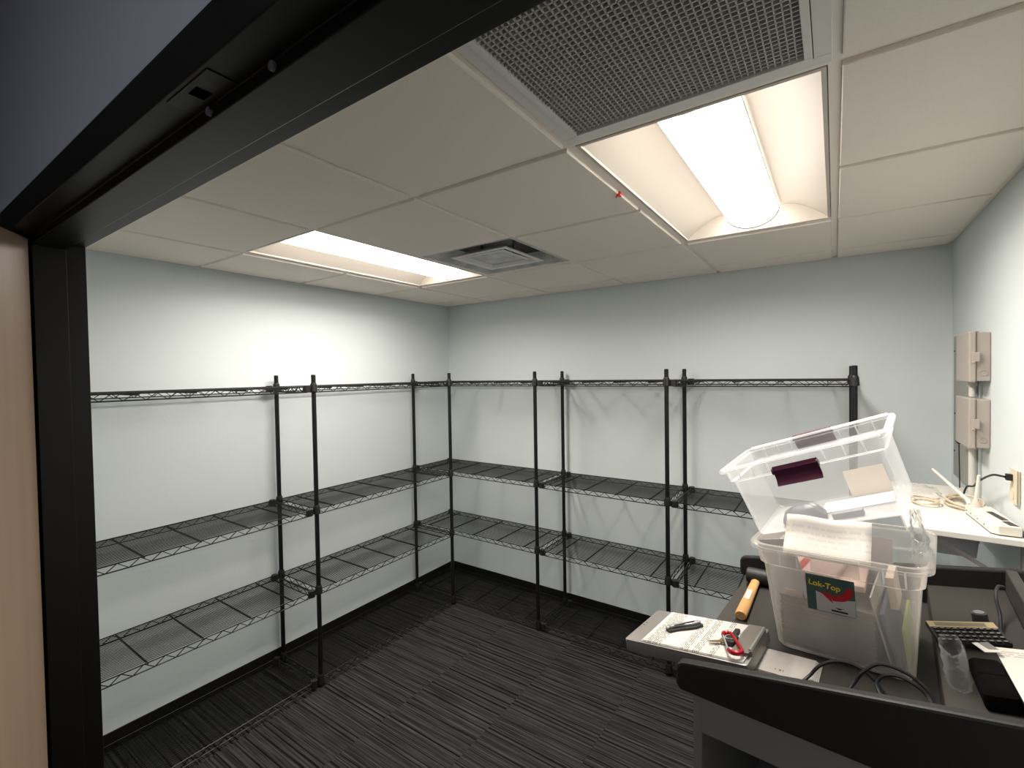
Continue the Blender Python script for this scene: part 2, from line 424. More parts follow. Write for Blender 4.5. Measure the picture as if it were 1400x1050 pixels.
# stepped square supply diffuser
def diffuser():
    x0, x1, y0, y1 = gxs[1], gxs[2], GY+T, GY+2*T
    root = empty('supply_air_diffuser', ((x0+x1)/2, (y0+y1)/2, ZB)); tag(root, 'stepped square supply air diffuser with mottled metal cones between the two lamps', 'air vent')
    def sq(a, z): return [(-a, -a, z), (a, -a, z), (a, a, z), (-a, a, z)]
    W = T/2-.013
    MB().loft([sq(W, 0), sq(W-.02, .0), sq(W-.118, .050), sq(W-.118, .053), sq(W-.02, .006), sq(W, .004)], False, False).build('outer_cone', M_diff, root)
    MB().loft([sq(.185, .0), sq(.160, .001), sq(.118, .030), sq(.114, .030), sq(.157, -.004), sq(.186, -.004)], False, False).build('middle_cone', M_diffplate, root)
    MB().loft([sq(.112, .01), sq(.11, .004), sq(.0, .002)], False, True).build('core_plate', M_diff, root)
    MB().loft([sq(.126, .004), sq(.112, .001), sq(.112, .004)], True, True).build('core_rim', M_diffplate, root)
    for sx in (-1, 1): MB().box(sx*.11-.004, sx*.11+.004, -.01, .01, .006, .09).build('hanger', M_duct, root)
    MB().loft([sq(.19, .054), sq(.19, .12)], False, True).build('duct_neck', mat('galvanised_neck', (.42, .42, .41), .5, var=.5, vscale=14), root)
diffuser()

# small red clip on the grid bar beside the bright lamp
o = empty('red_clip', (gxs[3]-.012, -1.662, H+.003)); tag(o, 'tiny red plastic clip on the ceiling grid bar beside the bright light', 'clip')
MB().loft([ring(.012, .016, .003, -.010), ring(.016, .020, .004, -.004), ring(.010, .014, .003, .004)]).build('clip_body', mat('red_plastic', (.62, .03, .02), .4), o, True)
MB().box(-.012, .004, -.004, .004, .000, .0025).rod((-.006, 0, 0), (-.012, 0, -.012), .003, 8).build('clip_tab', MATS['red_plastic'], o)

# ------------------------------------------------------------------ door frame (double rabbet steel frame) and leaf
dy = [.24, .282, .344, .385]
Yf = [CAM.y+d for d in dy]
cas = .058; st = .016
fr = struct(empty('door_1', (JX0, YO, 0)))
def fm(): return MB()
def relbuild(mb, name, m, parent, origin, **k):
    mb.v = [(x-origin[0], y-origin[1], z-origin[2]) for x, y, z in mb.v]; return mb.build(name, m, parent, **k)
FO = (JX0, YO, 0)
# profile across the wall for left jamb: x is the opening face
def jamb(x, s, z1):
    pts = [(x-s*cas, Yf[0]), (x, Yf[0]), (x, Yf[1]), (x+s*st, Yf[1]), (x+s*st, Yf[2]), (x, Yf[2]), (x, Yf[3]), (x-s*cas, Yf[3]), (x-s*cas, Yf[3]-.014), (x-s*.02, Yf[3]-.014), (x-s*.02, Yf[0]+.014), (x-s*cas, Yf[0]+.014)]
    return MB().prism(pts, 'z', 0, z1)
relbuild(jamb(JX0, 1, HZ+cas), 'jamb', M_frame, fr, FO, bevel=.0015)
relbuild(jamb(JX1, -1, HZ+cas), 'jamb', M_frame, fr, FO, bevel=.0015)
pts = [(Yf[0], HZ+cas), (Yf[0], HZ), (Yf[1], HZ), (Yf[1], HZ-st), (Yf[2], HZ-st), (Yf[2], HZ), (Yf[3], HZ), (Yf[3], HZ+cas), (Yf[3]-.014, HZ+cas), (Yf[3]-.014, HZ+.02), (Yf[0]+.014, HZ+.02), (Yf[0]+.014, HZ+cas)]
relbuild(MB().prism(pts, 'x', JX0-.0003, JX1+.0003), 'header', M_frame, fr, FO, bevel=.0015)
XC = 2.31
relbuild(MB().box(XC-.055, XC+.055, Yf[0]+.006, Yf[1]-.004, HZ-.0012, HZ), 'strike_plate', mat('dark_bronze_plate', (.02, .017, .015), .4, metal=.4), fr, FO)
relbuild(MB().box(XC-.011, XC+.011, Yf[0]+.013, Yf[1]-.012, HZ-.0018, HZ-.0008), 'strike_hole', mat('hole_black', (.001, .001, .001), .9, spec=0), fr, FO)
for xs_ in (2.288, 2.437):
    relbuild(MB().rod((xs_, Yf[1]-.004, HZ-st*.45), (xs_, Yf[1], HZ-st*.45), .0055, 12), 'silencer', mat('grey_rubber', (.28, .28, .29), .7), fr, FO)
# open wooden leaf
leaf = struct(empty('door_2', (JX0, YO, 0), R(-36)))
MB().box(.004, .925, .0, .045, .012, HZ-.006).build('leaf', M_door, leaf, bevel=.0015)
for z in (.25, 1.05, 1.9):
    MB().rod((-.0, -.006, z-.05), (-.0, -.006, z+.05), .007, 10).build('hinge', M_steel, leaf, True)
MB().rod((.86, .045, 1.0), (.86, .062, 1.0), .026, 20).rod((.86, .062, 1.0), (.86, .095, 1.0), .009, 12).rod((.865, .092, 1.0), (.745, .092, 1.0), .0085, 12).build('lever_handle', M_steel, leaf, True)

# corridor lamp behind the camera
o = empty('corridor_light', (2.9, -4.6, HC)); tag(o, 'cool dim ceiling panel of the corridor behind the camera', 'ceiling light')
MB().box(-.3, .3, -.3, .3, -.006, 0).build('panel', M_hall, o)
mb = MB()
for q in ((-.315, .315, -.315, -.3), (-.315, .315, .3, .315), (-.315, -.3, -.3, .3), (.3, .315, -.3, .3)): mb.box(*q, -.010, 0)
mb.build('frame', M_grid, o)

# ------------------------------------------------------------------ wire shelving
ZS = [.050, .575, 1.046, 1.757]; PH = 1.825
post_mesh = MB()
post_mesh.rod((0, 0, .022), (0, 0, PH), .0127, 14).rod((0, 0, PH), (0, 0, PH+.004), .0125, 14, .009).rod((0, 0, 0), (0, 0, .008), .017, 12, .015).rod((0, 0, .006), (0, 0, .024), .005, 8)
post_mesh = post_mesh.mesh('post', True); post_mesh.materials.append(M_wire)
coll_mesh = MB().rod((0, 0, -.026), (0, 0, .016), .0215, 14, .0185).rod((0, 0, .016), (0, 0, .024), .0165, 14, .0145).mesh('collar', True); coll_mesh.materials.append(M_collar)
hook_mesh = MB().box(-.006, .006, -.020, .020, -.03, .004).rod((0, 0, -.03), (0, 0, .008), .018, 12).mesh('hook', True); hook_mesh.materials.append(M_collar)
def truss(mb, p0, p1, n, drop=.030, r=.0032, zig=.0022):
    p0, p1 = Vector(p0), Vector(p1); d = Vector((0, 0, -drop))
    mb.rod(p0, p1, r, 6); mb.rod(p0+d, p1+d, r*.9, 6)
    prev = p0
    for k in range(1, 2*n+1):
        q = p0.lerp(p1, k/(2*n)) + (d if k % 2 else Vector((0, 0, 0)))
        mb.rod(prev, q, zig, 4); prev = q
def shelf_meshes(Lx, D):
    """shelf spanning x 0..Lx between post centres and y 0..D, deck at z 0 (x is the long way)"""
    A = MB(); i = .004
    truss(A, (0, 0-.006, 0), (Lx, -.006, 0), max(6, round(Lx/.080)))
    truss(A, (0, D+.006, 0), (Lx, D+.006, 0), max(6, round(Lx/.080)))
    truss(A, (0, 0, 0), (0, D, 0), 5); truss(A, (Lx, 0, 0), (Lx, D, 0), 5)
    Bm = MB(); nw = 27
    for k in range(nw):
        y = .004+(D-.008)*(k+.5)/nw; Bm.rod((0, y, .001), (Lx, y, .001), .0017, 4)
    n = max(3, round(Lx/.235)); bars = [Lx*(k+.5)/n for k in range(n)]
    Cb = MB(); Cb.rod((0, -.006, -.004), (0, D+.006, -.004), .0027, 6); Cb.rod((0, .0, -.009), (0, D, -.009), .0024, 6)
    ms = [A.mesh('shelf'), Bm.mesh('deck_wires'), Cb.mesh('cross_bar')]
    for m in ms: m.materials.append(M_wire)
    return ms, bars
scache = {}
def unit(name, loc, rz, Lx, D, posts, hooks, label):
    """posts / hooks: which corners (x end, y side) carry a post, or hang from a neighbour on a ring hook"""
    root = empty('wire_shelving_unit', (*loc, 0), rz); tag(root, label, 'shelving unit', 'black wire shelving units')
    for (ex, ey) in posts:
        p = link('post', post_mesh, None, root); p.location = (ex*Lx, ey*D, 0)
    key = (Lx, D)
    if key not in scache: scache[key] = shelf_meshes(Lx, D)
    ms, bars = scache[key]
    for z in ZS:
        s = link('shelf', ms[0], None, root); s.location = (0, 0, z)
        w_ = link('deck_wires', ms[1], None, s); w_['kind'] = 'stuff'
        for b in bars:
            c = link('cross_bar', ms[2], None, s); c.location = (b, 0, 0)
        for (ex, ey) in posts:
            c = link('collar', coll_mesh, None, s); c.location = (ex*Lx, ey*D, 0)
        for (ex, ey) in hooks:
            c = link('hook', hook_mesh, None, s); c.location = (ex*Lx, ey*D, 0)
            c.rotation_euler = (0, 0, R(90) if True else 0)
    return root
DP = .40
# along the left wall the unit's x axis runs along +Y (rz=90): local y -> -X ; place so that local y=0 is the front (room side)
XB, XF = .050, .450
unit('L1', (XF, -2.825), R(90), 1.120, DP, [(0, 0), (0, 1)], [(1, 0), (1, 1)], 'black wire shelving unit on the left wall, cut off by the door jamb')
unit('L2', (XF, -1.660), R(90), 1.160, DP, [(0, 0), (0, 1), (1, 0), (1, 1)], [], 'four-post black wire shelving unit in the middle of the left wall')
unit('B1', (.035, -.455), 0, 1.175, DP, [(1, 0), (1, 1)], [(0, 0), (0, 1)], 'black wire shelving unit filling the far room corner on the back wall')
unit('B2', (1.253, -.455), 0, .868, DP, [(1, 0), (1, 1)], [(0, 0), (0, 1)], 'black wire shelving unit in the middle of the back wall')
unit('B3', (2.163, -.455), 0, .853, DP, [(1, 0), (1, 1)], [(0, 0), (0, 1)], 'black wire shelving unit at the right end of the back wall, behind the plastic bins')

# ------------------------------------------------------------------ lectern (its own frame: a runs along its slope to the right wall, b away from the camera)
LO = Vector((2.62, -2.06, 0)); LR = R(-4.7)
LM = Matrix.Translation(LO) @ Matrix.Rotation(LR, 4, 'Z')
def tray_z(a): return 1.0495+.070*a
def deck_z(a): return 1.055+.176*a
def W(a, b, z): return LM @ Vector((a, b, z))
lec = empty('lectern', LO, LR); tag(lec, 'dark lectern with raised sloping black side panels and grey open cabinet, by the right wall', 'lectern')
def side(b0, b1, da, name):
    p = [(.008+da, 1.034), (.70, 1.034), (.70, 1.1055+.69*.188), (.020+da, 1.1065), (.009+da, 1.1035), (.001+da, 1.097), (-.003+da, 1.087), (-.003+da, 1.048), (.0005+da, 1.039)]
    MB().prism(p, 'y', b0, b1).build(name, M_lect, lec, bevel=.006)
side(-.027, 0, 0, 'side_panel'); side(.765, .792, -.042, 'side_panel')
mb = MB(); mb.prism([(-.013, tray_z(-.013)-.022), (-.013, tray_z(-.013)), (.66, tray_z(.66)), (.66, tray_z(.66)-.022)], 'y', .0005, .7645); mb.build('tray', M_lecttop, lec, bevel=.002)
mb = MB(); mb.prism([(.492, tray_z(.492)+.0005), (.492, deck_z(.492)), (.6595, deck_z(.6595)), (.6595, tray_z(.6595)+.0005)], 'y', .0005, .7645); mb.build('raised_deck', M_lecttop, lec, bevel=.002)
MB().box(.66, .684, .0005, .7645, .98, 1.232).build('back_panel', M_lecttop, lec, bevel=.003)
# cabinet body
MB().box(.032, .052, -.008, .745, .03, 1.026).build('cabinet_side', M_lectbody, lec)
MB().box(.636, .656, -.008, .745, .03, 1.026).build('cabinet_side', M_lectbody, lec)
MB().box(.0525, .6355, .725, .745, .03, 1.026).build('cabinet_back', M_lectbody, lec)
MB().box(.0525, .6355, -.008, .725, .03, .05).build('cabinet_floor', M_lectbody, lec)
MB().box(.0525, .6355, .02, .724, .45, .468).build('cabinet_shelf', M_lectbody, lec)
MB().box(.0525, .6355, -.0075, .012, .938, 1.026).build('top_rail', M_lectbody, lec)
MB().box(.0525, .6355, .012, .724, 1.016, 1.026).build('cabinet_top', M_lectbody, lec)
for a in (.07, .62):
    for b in (.03, .70): MB().rod((a, b-.012, .018), (a, b+.012, .018), .018, 16).box(a-.008, a+.008, b-.014, b+.014, .026, .032).build('caster', M_black, lec, True)
MB().box(-.0128, .031, .30, .34, .985, 1.0255).rod((.0, .32, .97), (.0, .32, .985), .006, 8).build('cable_clip', M_black, lec)

# ------------------------------------------------------------------ totes
def tote(name, W0, D0, W1, D1, Hh, band, r0, r1, m, th=.0022, lip=.013, drop=.012):
    """tapering tote, origin at centre of its base; W0/D0 base, W1/D1 rim opening"""
    def wd(z, off=0):
        t = z/Hh; return W0+(W1-W0)*t-2*off, D0+(D1-D0)*t-2*off, r0+(r1-r0)*t-off*.5
    def rg(z, off=0, zz=None):
        a, b, c = wd(z, off); return ring(a, b, max(.004, c), z if zz is None else zz, n=6)
    rings = [rg(0, .010), rg(.002, .004), rg(.008, 0), rg(band-.004, .008), rg(band, 0.0), rg(Hh-.012, 0), rg(Hh-.010, -lip), rg(Hh-drop-.004, -lip), rg(Hh-drop-.004, -lip-th), rg(Hh-.004, -lip-th), rg(Hh, -lip+.001), rg(Hh, .002), rg(band, th), rg(band-.004, .008+th), rg(.010, th), rg(.004, .006+th)]
    return MB().loft(rings, True, True)
# lower tote
t1 = empty('storage_tote', (0, 0, 0)); tag(t1, 'frosted clear tote with green and red sticker standing on the lectern, full of papers', 'storage bin')
pc = W(.317, .388, tray_z(.317)+.0045)
t1.matrix_world = Matrix.Translation(pc) @ Matrix.Rotation(LR-R(3.5), 4, 'Z') @ Matrix.Rotation(R(-3.0), 4, 'Y')
W0, D0, W1, D1, TH = .286, .27, .360, .345, .283
tote('tub', W0, D0, W1, D1, TH, .228, .030, .045, M_clear, lip=.010).build('tub', M_clear, t1, True)
def t1face(x, z, off=.0):  # point on the near outer wall
    t = z/TH; return (x, -(D0+(D1-D0)*t)/2-off, z)
for x in (-.115, -.075, .10, .14):
    a = t1face(x, .232, .0005); b = t1face(x, .268, .0005)
    MB().rod(a, b, .0018, 6).build('rib', M_cledge, t1)
# handle block in the middle of the rim band
mb = MB(); p = [t1face(-.045, .232), t1face(.055, .232), t1face(.055, .276), t1face(-.045, .276)]
mb.add([(q[0], q[1]-.004, q[2]) for q in p] + [(q[0], q[1]+.002, q[2]) for q in p], [(0, 1, 2, 3), (7, 6, 5, 4), (0, 4, 5, 1), (1, 5, 6, 2), (2, 6, 7, 3), (3, 7, 4, 0)])
mb.build('rim_pad', M_clear, t1)
# sticker
tilt = math.atan((D1-D0)/2/TH)
SX0, SX1, SZ0, SZ1 = -.060, .042, .128, .221
scx, scz = (SX0+SX1)/2, (SZ0+SZ1)/2; sw, sh = SX1-SX0, SZ1-SZ0
M_lab = mat('label_green', (.045, .085, .075), .4, var=.25, vscale=40)
lab = MB().box(-sw/2, sw/2, -sh/2, sh/2, -.0002, .0002).build('sticker', M_lab, t1)
# the wall at sticker height is stepped in by the band recess (8 mm at its top): follow it
yb = -(D0/2-.0)-.0
p0 = Vector(t1face(scx, SZ0)); p1 = Vector(t1face(scx, SZ1))
off0 = .008*SZ0/.228; off1 = .008*SZ1/.228
p0.y += off0; p1.y += off1
nrm = Vector((0, -1, 0)); up_ = (p1-p0).normalized(); nn = Vector((1, 0, 0)).cross(up_)
bm_ = Matrix((Vector((1, 0, 0)), up_, nn)).transposed().to_4x4(); bm_.translation = (p0+p1)/2 + nn*.0012
lab.matrix_local = bm_
tag(lab, 'green sticker with yellow lettering and a red arrow')
M_lgrey = mat('label_grey', (.46, .43, .40), .5, var=.12, vscale=60)
MB().add([(-sw*.30, -sh*.48, .0004), (sw*.495, -sh*.48, .0004), (sw*.495, -sh*.02, .0004), (sw*.1, -sh*.10, .0004), (-sw*.30, .06*sh, .0004)], [(0, 1, 2, 3, 4)]).build('label_picture', M_lgrey, lab)
# red arrow: a band that sweeps down from the upper right and ends in a head pointing left
def bez(p0, p1, p2, n): return [tuple((1-t)**2*a+2*t*(1-t)*b_+t*t*c for a, b_, c in zip(p0, p1, p2)) for t in [k/n for k in range(n+1)]]
o_ = bez((.0475, .026), (.049, -.012), (.004, -.0125), 12); i_ = bez((.033, .026), (.034, .004), (.002, .0005), 12)
mb = MB(); n = len(o_)
mb.add([(x, y, .0007) for x, y in o_] + [(x, y, .0007) for x, y in i_], [(k, k+1, n+k+1, n+k) for k in range(n-1)])
mb.add([(.004, -.019, .0007), (.001, .006, .0007), (-.022, .0055, .0007)], [(0, 1, 2)])
mb.build('arrow', mat('label_red', (.42, .012, .015), .4), lab)
def text(body, size, m, parent, loc, rot=0, shear=0, extrude=.0002):
    c = bpy.data.curves.new('lettering', 'FONT'); c.body = body; c.size = size; c.extrude = extrude; c.shear = shear; c.align_x = 'CENTER'
    c.offset = size*.018
    tmp = bpy.data.objects.new('tmp', c); COL.objects.link(tmp)
    bpy.context.view_layer.update()
    me = bpy.data.meshes.new_from_object(tmp.evaluated_get(bpy.context.evaluated_depsgraph_get()))
    bpy.data.objects.remove(tmp)
    o = link('lettering', me, m, parent); me.materials.clear(); me.materials.append(m); o.location = loc; o.rotation_euler = (0, 0, rot); return o
text('Lok-Top', .0195, mat('label_yellow', (.72, .50, .03), .4), lab, (-.012, .0175, .0009), R(-5))
mb = MB(); mb.box(.0, .034, -.040, -.0355, .0005, .0007); mb.build('label_print', M_black, lab)
MB().add([(.008, -.029, .0006), (.026, -.029, .0006), (.017, -.0335, .0006)], [(0, 1, 2)]).build('label_print', M_black, lab)

# contents of the lower tote, each a thing of its own (tote frame -> world)
def T1(x, y, z): return t1.matrix_world @ Vector((x, y, z))
bpy.context.view_layer.update()
t1m = t1.matrix_world.copy()
def inside(root, x, y, z, rot=(0, 0, 0)):
    root.matrix_world = t1m @ Matrix.Translation((x, y, z)) @ Euler(rot).to_matrix().to_4x4(); return root
def sheets(name, wx, dy_, h, n, m, jitter, seed):
    rnd = random.Random(seed); mb = MB(); t = h/n
    for k in range(n):
        jx, jy = rnd.uniform(-jitter, jitter), rnd.uniform(-jitter, jitter)
        mb.box(-wx/2+jx, wx/2+jx, -dy_/2+jy, dy_/2+jy, k*t, (k+.9)*t)
    return mb.build(name, m)
M_file = mat('grey_paper_edges', (.26, .22, .185), .9, var=.15, vscale=30)
o = sheets('paper_stack', .205, .222, .128, 26, M_file, .002, 1); tag(o, 'thick stack of grey-brown papers in the bottom of the lower tote', 'paper stack')
inside(o, -.030, 0, .0055)
M_env = mat('pale_pink_envelope', (.74, .52, .45), .85, var=.08, vscale=12)
M_envred = mat('envelope_red_stripe', (.50, .07, .06), .7)
for k, (x, y, z, wx, dd, rz, rx, lb) in enumerate((
    (-.055, -.004, .1355, .15, .20, .08, 0, 'pale envelope with a red stripe lying lowest, right on the paper stack in the tote'),
    (-.075, -.004, .1530, .14, .19, -.10, .0, 'pale envelope with a red stripe second from the bottom, inside the tote'),
    (-.035, .004, .1705, .17, .19, .05, .0, 'pale envelope with a red stripe second from the top, inside the tote'),
    (-.065, -.002, .1880, .13, .19, -.05, .0, 'pale envelope with a red stripe on top of the envelope pile inside the tote'))):
    e = empty('envelope'); tag(e, lb, 'envelope', 'envelopes in the tote'); inside(e, x, y, z, (rx, 0, rz))
    MB().box(-wx/2, wx/2, -dd/2, dd/2, 0, .0165).build('envelope_body', M_env, e, bevel=.004)
    MB().box(-wx*.22, -wx*.08, -dd/2-.0006, dd/2+.0006, .0001, .0170).build('stripe', M_envred, e)
M_card = mat('white_card', (.62, .60, .58), .8)
def leaning(name, wx, hh, th, m, x, y, z, rot, label, cat):
    o = MB().box(-wx/2, wx/2, -th/2, th/2, 0, hh).build(name, m); tag(o, label, cat); inside(o, x, y, z, rot); return o
# folders standing at the right end of the tote, leaning left
def standing(name, m, x, z, dy_, hh, th, lean, label, cat, y=0):
    o = MB().box(-th/2, th/2, -dy_/2, dy_/2, 0, hh).build(name, m, bevel=.0008); tag(o, label, cat); inside(o, x, y, z, (0, R(lean), 0)); return o
standing('file_folder', mat('blue_grey_card', (.09, .12, .16), .7), .1195, .006, .215, .135, .010, -14, 'blue-grey folder leaning at the right end of the tote', 'folder')
standing('document_sleeve', mat('pale_card', (.62, .59, .55), .7), .1005, .006, .21, .168, .004, -12, 'pale document sleeve leaning left of the blue folder in the tote', 'folder', .002)
standing('note_pad', mat('lime_card', (.42, .45, .10), .7), .1335, .006, .20, .10, .006, -5, 'yellow-green pad standing at the right end of the tote', 'notepad', .004)
standing('small_box', mat('cream_card', (.68, .55, .44), .8), .112, .150, .10, .075, .016, -6, 'narrow cream carton standing above the blue folder in the tote', 'box', -.045)
# letter standing up out of the tote against the front wall
o = empty('letter'); tag(o, 'white printed letter sticking up out of the lower tote against its front', 'paper')
inside(o, -.022, -.163, .264, (R(46), 0, R(1)))
n = 12; mb = MB(); vs = []
for j in range(7):
    for i in range(n+1):
        x = -.085+.185*i/n; y = -.002+.116*j/6
        vs.append((x, y, .004*math.sin(i*.7)+.003*math.sin(j*1.3)))
m_ = n+1
mb.add(vs, [(j*m_+i, j*m_+i+1, (j+1)*m_+i+1, (j+1)*m_+i) for j in range(6) for i in range(n)])
q = mb.build('sheet', print_mat('printed_letter_sheet', (.84, .79, .72), 'Y', .016, [(.03, .095)], .88), o, True)
s_ = q.modifiers.new('solid', 'SOLIDIFY'); s_.thickness = .0012
leaning('side_sheet', .085, .20, .0016, M_card, -.098, -.104, .085, (R(2), R(-11), 0), 'white sheet standing at the left end of the lower tote', 'paper')
leaning('back_sheet', .15, .135, .0016, M_card, .02, .10, .13, (R(-4), R(2), 0), 'white sheet standing at the back of the lower tote', 'paper')
# crumpled clear bag bulging over the right rim
def crumple(name, pts_fn, nu, nv, m, parent, seed, amp):
    rnd = random.Random(seed); mb = MB(); vs = []
    for j in range(nv+1):
        for i in range(nu+1):
            p = Vector(pts_fn(i/nu, j/nv)); vs.append(p+Vector((rnd.uniform(-1, 1), rnd.uniform(-1, 1), rnd.uniform(-1, 1)))*amp)
    m_ = nu+1
    mb.add(vs, [(j*m_+i, j*m_+i+1, (j+1)*m_+i+1, (j+1)*m_+i) for j in range(nv) for i in range(nu)])
    o = mb.build(name, m, parent, True)
    k = o.modifiers.new('solid', 'SOLIDIFY'); k.thickness = .0006
    return o
bag = empty('clear_bag'); tag(bag, 'crumpled clear plastic bag bulging over the right rim of the lower tote', 'plastic bag'); inside(bag, .168, -.05, .272)
crumple('bag_film', lambda u, v: (.018*math.cos(6.28*u)*(1.05-.6*v)-.012*v, .07*math.sin(6.28*u)*(1.1-.7*v), .115*v), 22, 12, M_film, bag, 5, .0045)

# upper tote
t2 = empty('clear_tote'); tag(t2, 'empty clear tote with plum handles tilted on top of the full tote', 'storage bin')
Rm = Matrix(((0.926, 0.117, -0.359), (-0.139, 0.990, -0.034), (0.351, 0.081, 0.933))).to_quaternion().to_matrix().to_4x4()
t2.matrix_world = Matrix.Translation((2.939, -1.655, 1.4140)) @ Rm
V0, E0, V1, E1, VH = .350, .258, .395, .296, .204
tote('tub', V0, E0, V1, E1, VH, .165, .016, .022, M_clear2, lip=.011, drop=.006).build('tub', M_clear2, t2, True)
def t2face(x, z, s=-1, off=0.):
    t = z/VH; return (x, s*((E0+(E1-E0)*t)/2+off), z)
for s in (-1, 1):
    for x in (-.155, -.115, -.075, .062, .108, .150):
        MB().rod(t2face(x, .168, s, .0008), t2face(x, .197, s, .0008), .0022, 6).build('rib', M_cledge, t2)
    MB().rod(t2face(-.185, .1655, s, .0006), t2face(.185, .1655, s, .0006), .0020, 6).build('ledge', M_cledge, t2)
    MB().rod(t2face(-.192, VH-.001, s, .006), t2face(.192, VH-.001, s, .006), .0040, 8).build('rim_bead', M_cledge, t2, True)
    # plum latch: back plate with a turned-out lower lip and rolled ends
    y = s*(E1/2+.0125) if s > 0 else -(E1/2+.0035)
    dz = 0 if s > 0 else -.026
    mb = MB(); prof = [(y-s*.004, .204), (y, .206), (y+s*.004, .198), (y+s*.002, .182), (y+s*.004, .168), (y+s*.014, .158), (y+s*.016, .160), (y+s*.007, .171), (y+s*.005, .184), (y+s*.008, .199), (y+s*.002, .2095), (y-s*.005, .2075)]
    mb.prism([(q[0], q[1]+dz) for q in prof], 'x', -.064, .046); mb.build('latch_handle', M_plum, t2, True)
    for x in (-.064, .046):
        MB().rod((x-.002, y+s*.006, .197+dz), (x+.002, y+s*.006, .197+dz), .0085, 12).build('latch_end', M_plum, t2, True)

# things lying in the upper tote
t2m = Matrix.Translation((2.939, -1.655, 1.4140)) @ Rm
def in2(root, x, y, z, rot=(0, 0, 0)):
    root.matrix_world = t2m @ Matrix.Translation((x, y, z)) @ Euler(rot).to_matrix().to_4x4(); return root
o = empty('grey_pouch'); tag(o, 'slate grey foil pouch lying in the tilted clear tote behind the white letter', 'pouch'); in2(o, -.062, -.065, .0045, (0, 0, R(12)))
M_pouch = mat('slate_grey_film', (.07, .075, .09), .35, bump=.5, bscale=60)
MB().loft([ring(.105, .055, .010, 0), ring(.112, .060, .012, .012), ring(.085, .040, .012, .034), ring(.035, .016, .005, .046)]).build('pouch_body', M_pouch, o, True)
MB().loft([ring(.016, .024, .003, .0335, .034), ring(.010, .010, .002, .043, .026)]).build('foil', M_steel, o, True)
o = MB().box(-.035, .035, -.012, .012, 0, .016).build('grey_carton', mat('grey_card', (.20, .20, .215), .7), None, bevel=.001); tag(o, 'small flat grey carton in the tilted clear tote', 'box'); in2(o, .045, -.085, .0045)
o = MB().box(-.05, .05, -.0012, .0012, 0, .075).build('cream_envelope', mat('cream_paper', (.70, .60, .49), .85), None); tag(o, 'cream envelope standing against the back wall of the tilted tote', 'envelope'); in2(o, .085, .098, .006, (R(-9), 0, 0))
o = MB().box(-.085, .085, -.05, .05, 0, .0025).build('white_folder', M_card, None); tag(o, 'white folder lying flat on the floor of the tilted tote', 'folder'); in2(o, .055, .03, .0045, (0, 0, R(4)))
# ------------------------------------------------------------------ clipboard with form, knife, keys
cb = empty('storage_clipboard'); tag(cb, 'grey aluminium storage clipboard with a printed form, overhanging the lectern', 'clipboard')
CR = Matrix(((0.985, 0.104, -0.140), (-0.096, 0.994, 0.058), (0.146, -0.043, 0.988))).to_quaternion().to_matrix().to_4x4()
cb.matrix_world = Matrix.Translation((2.621, -1.909, 1.089)) @ CR
CMW = Matrix.Translation((2.621, -1.909, 1.089)) @ CR
mb = MB(); mb.loft([ring(.312, .223, .006, -.034, n=3), ring(.318, .229, .008, -.030, n=3), ring(.318, .229, .008, -.0045, n=3), ring(.314, .225, .007, -.0035, n=3), ring(.318, .229, .008, -.003, n=3), ring(.318, .229, .008, -.0014, n=3), ring(.316, .227, .007, -.0008, n=3)])
mb.build('case', mat('clipboard_aluminium', (.30, .28, .26), .42, metal=.55, var=.06, vscale=25), cb, True)
for y in (-.006, .012): MB().rod((-.150, y, -.0008), (-.150, y, .0012), .0022, 10).build('rivet', M_steel, cb, True)
# metal clip at the right end
MB().box(.118, .156, -.080, .090, .0110, .0130).box(.150, .160, -.066, .078, -.0005, .0120).build('clip_plate', mat('tarnished_steel', (.23, .205, .175), .4, metal=.6), cb, bevel=.001)
mb = MB(); mb.tube([(.116+.002*math.sin(k*.6), -.080+.170*k/12, .0092) for k in range(13)], .0032, 8); mb.build('clip_lip', M_steel, cb, True)
mb = MB(); mb.rod((.155, -.064, .012), (.155, .080, .012), .0042, 10); mb.build('clip_hinge', M_steel, cb, True)
fo = empty('printed_form'); tag(fo, 'white printed form held on the grey clipboard', 'paper'); fo.matrix_world = CMW
mb = MB()
for k in range(4): mb.box(-.113+.0015*k, .150, -.1095+.0012*k, .1085-.001*k, .0002+.0009*k, .0008+.0009*k)
mb.build('sheets', M_print, fo)
# folding knife
kn = empty('folding_knife'); tag(kn, 'black and silver folding pocket knife lying on the printed form', 'knife')
kn.matrix_world = CMW @ Matrix.Translation((-.036, .010, .0042)) @ Matrix.Rotation(R(52), 4, 'Z')
def kprof(w0, dyo=0): return [( -.052+.104*k/14, dyo+.004*math.sin(k/14*6.0)+w0*s*(.55+.45*math.sin(math.pi*(.12+.76*k/14)))) for s in (1,) for k in range(15)] + [( -.052+.104*k/14, dyo+.004*math.sin(k/14*6.0)-w0*(.55+.45*math.sin(math.pi*(.12+.76*k/14)))) for k in range(14, -1, -1)]
MB().prism(kprof(.0150, -.002), 'z', 0, .0065).build('handle', M_black, kn, True, bevel=.001)
MB().prism(kprof(.0085, .0035), 'z', .0066, .0125).build('scale', mat('brushed_steel', (.48, .47, .455), .3, metal=.5), kn, True, bevel=.0012)
MB().prism([(-.03, -.004), (.03, -.004), (.036, .003), (-.03, .001)], 'z', .0126, .0135).build('grip_inlay', M_black, kn)
MB().rod((-.043, 0, .0125), (-.043, 0, .0140), .003, 10).build('pivot', M_steel, kn, True)
MB().prism([(-.02, -.0125), (.048, -.016), (.050, -.009), (-.02, -.006)], 'z', .0005, .003).build('blade', M_black, kn)
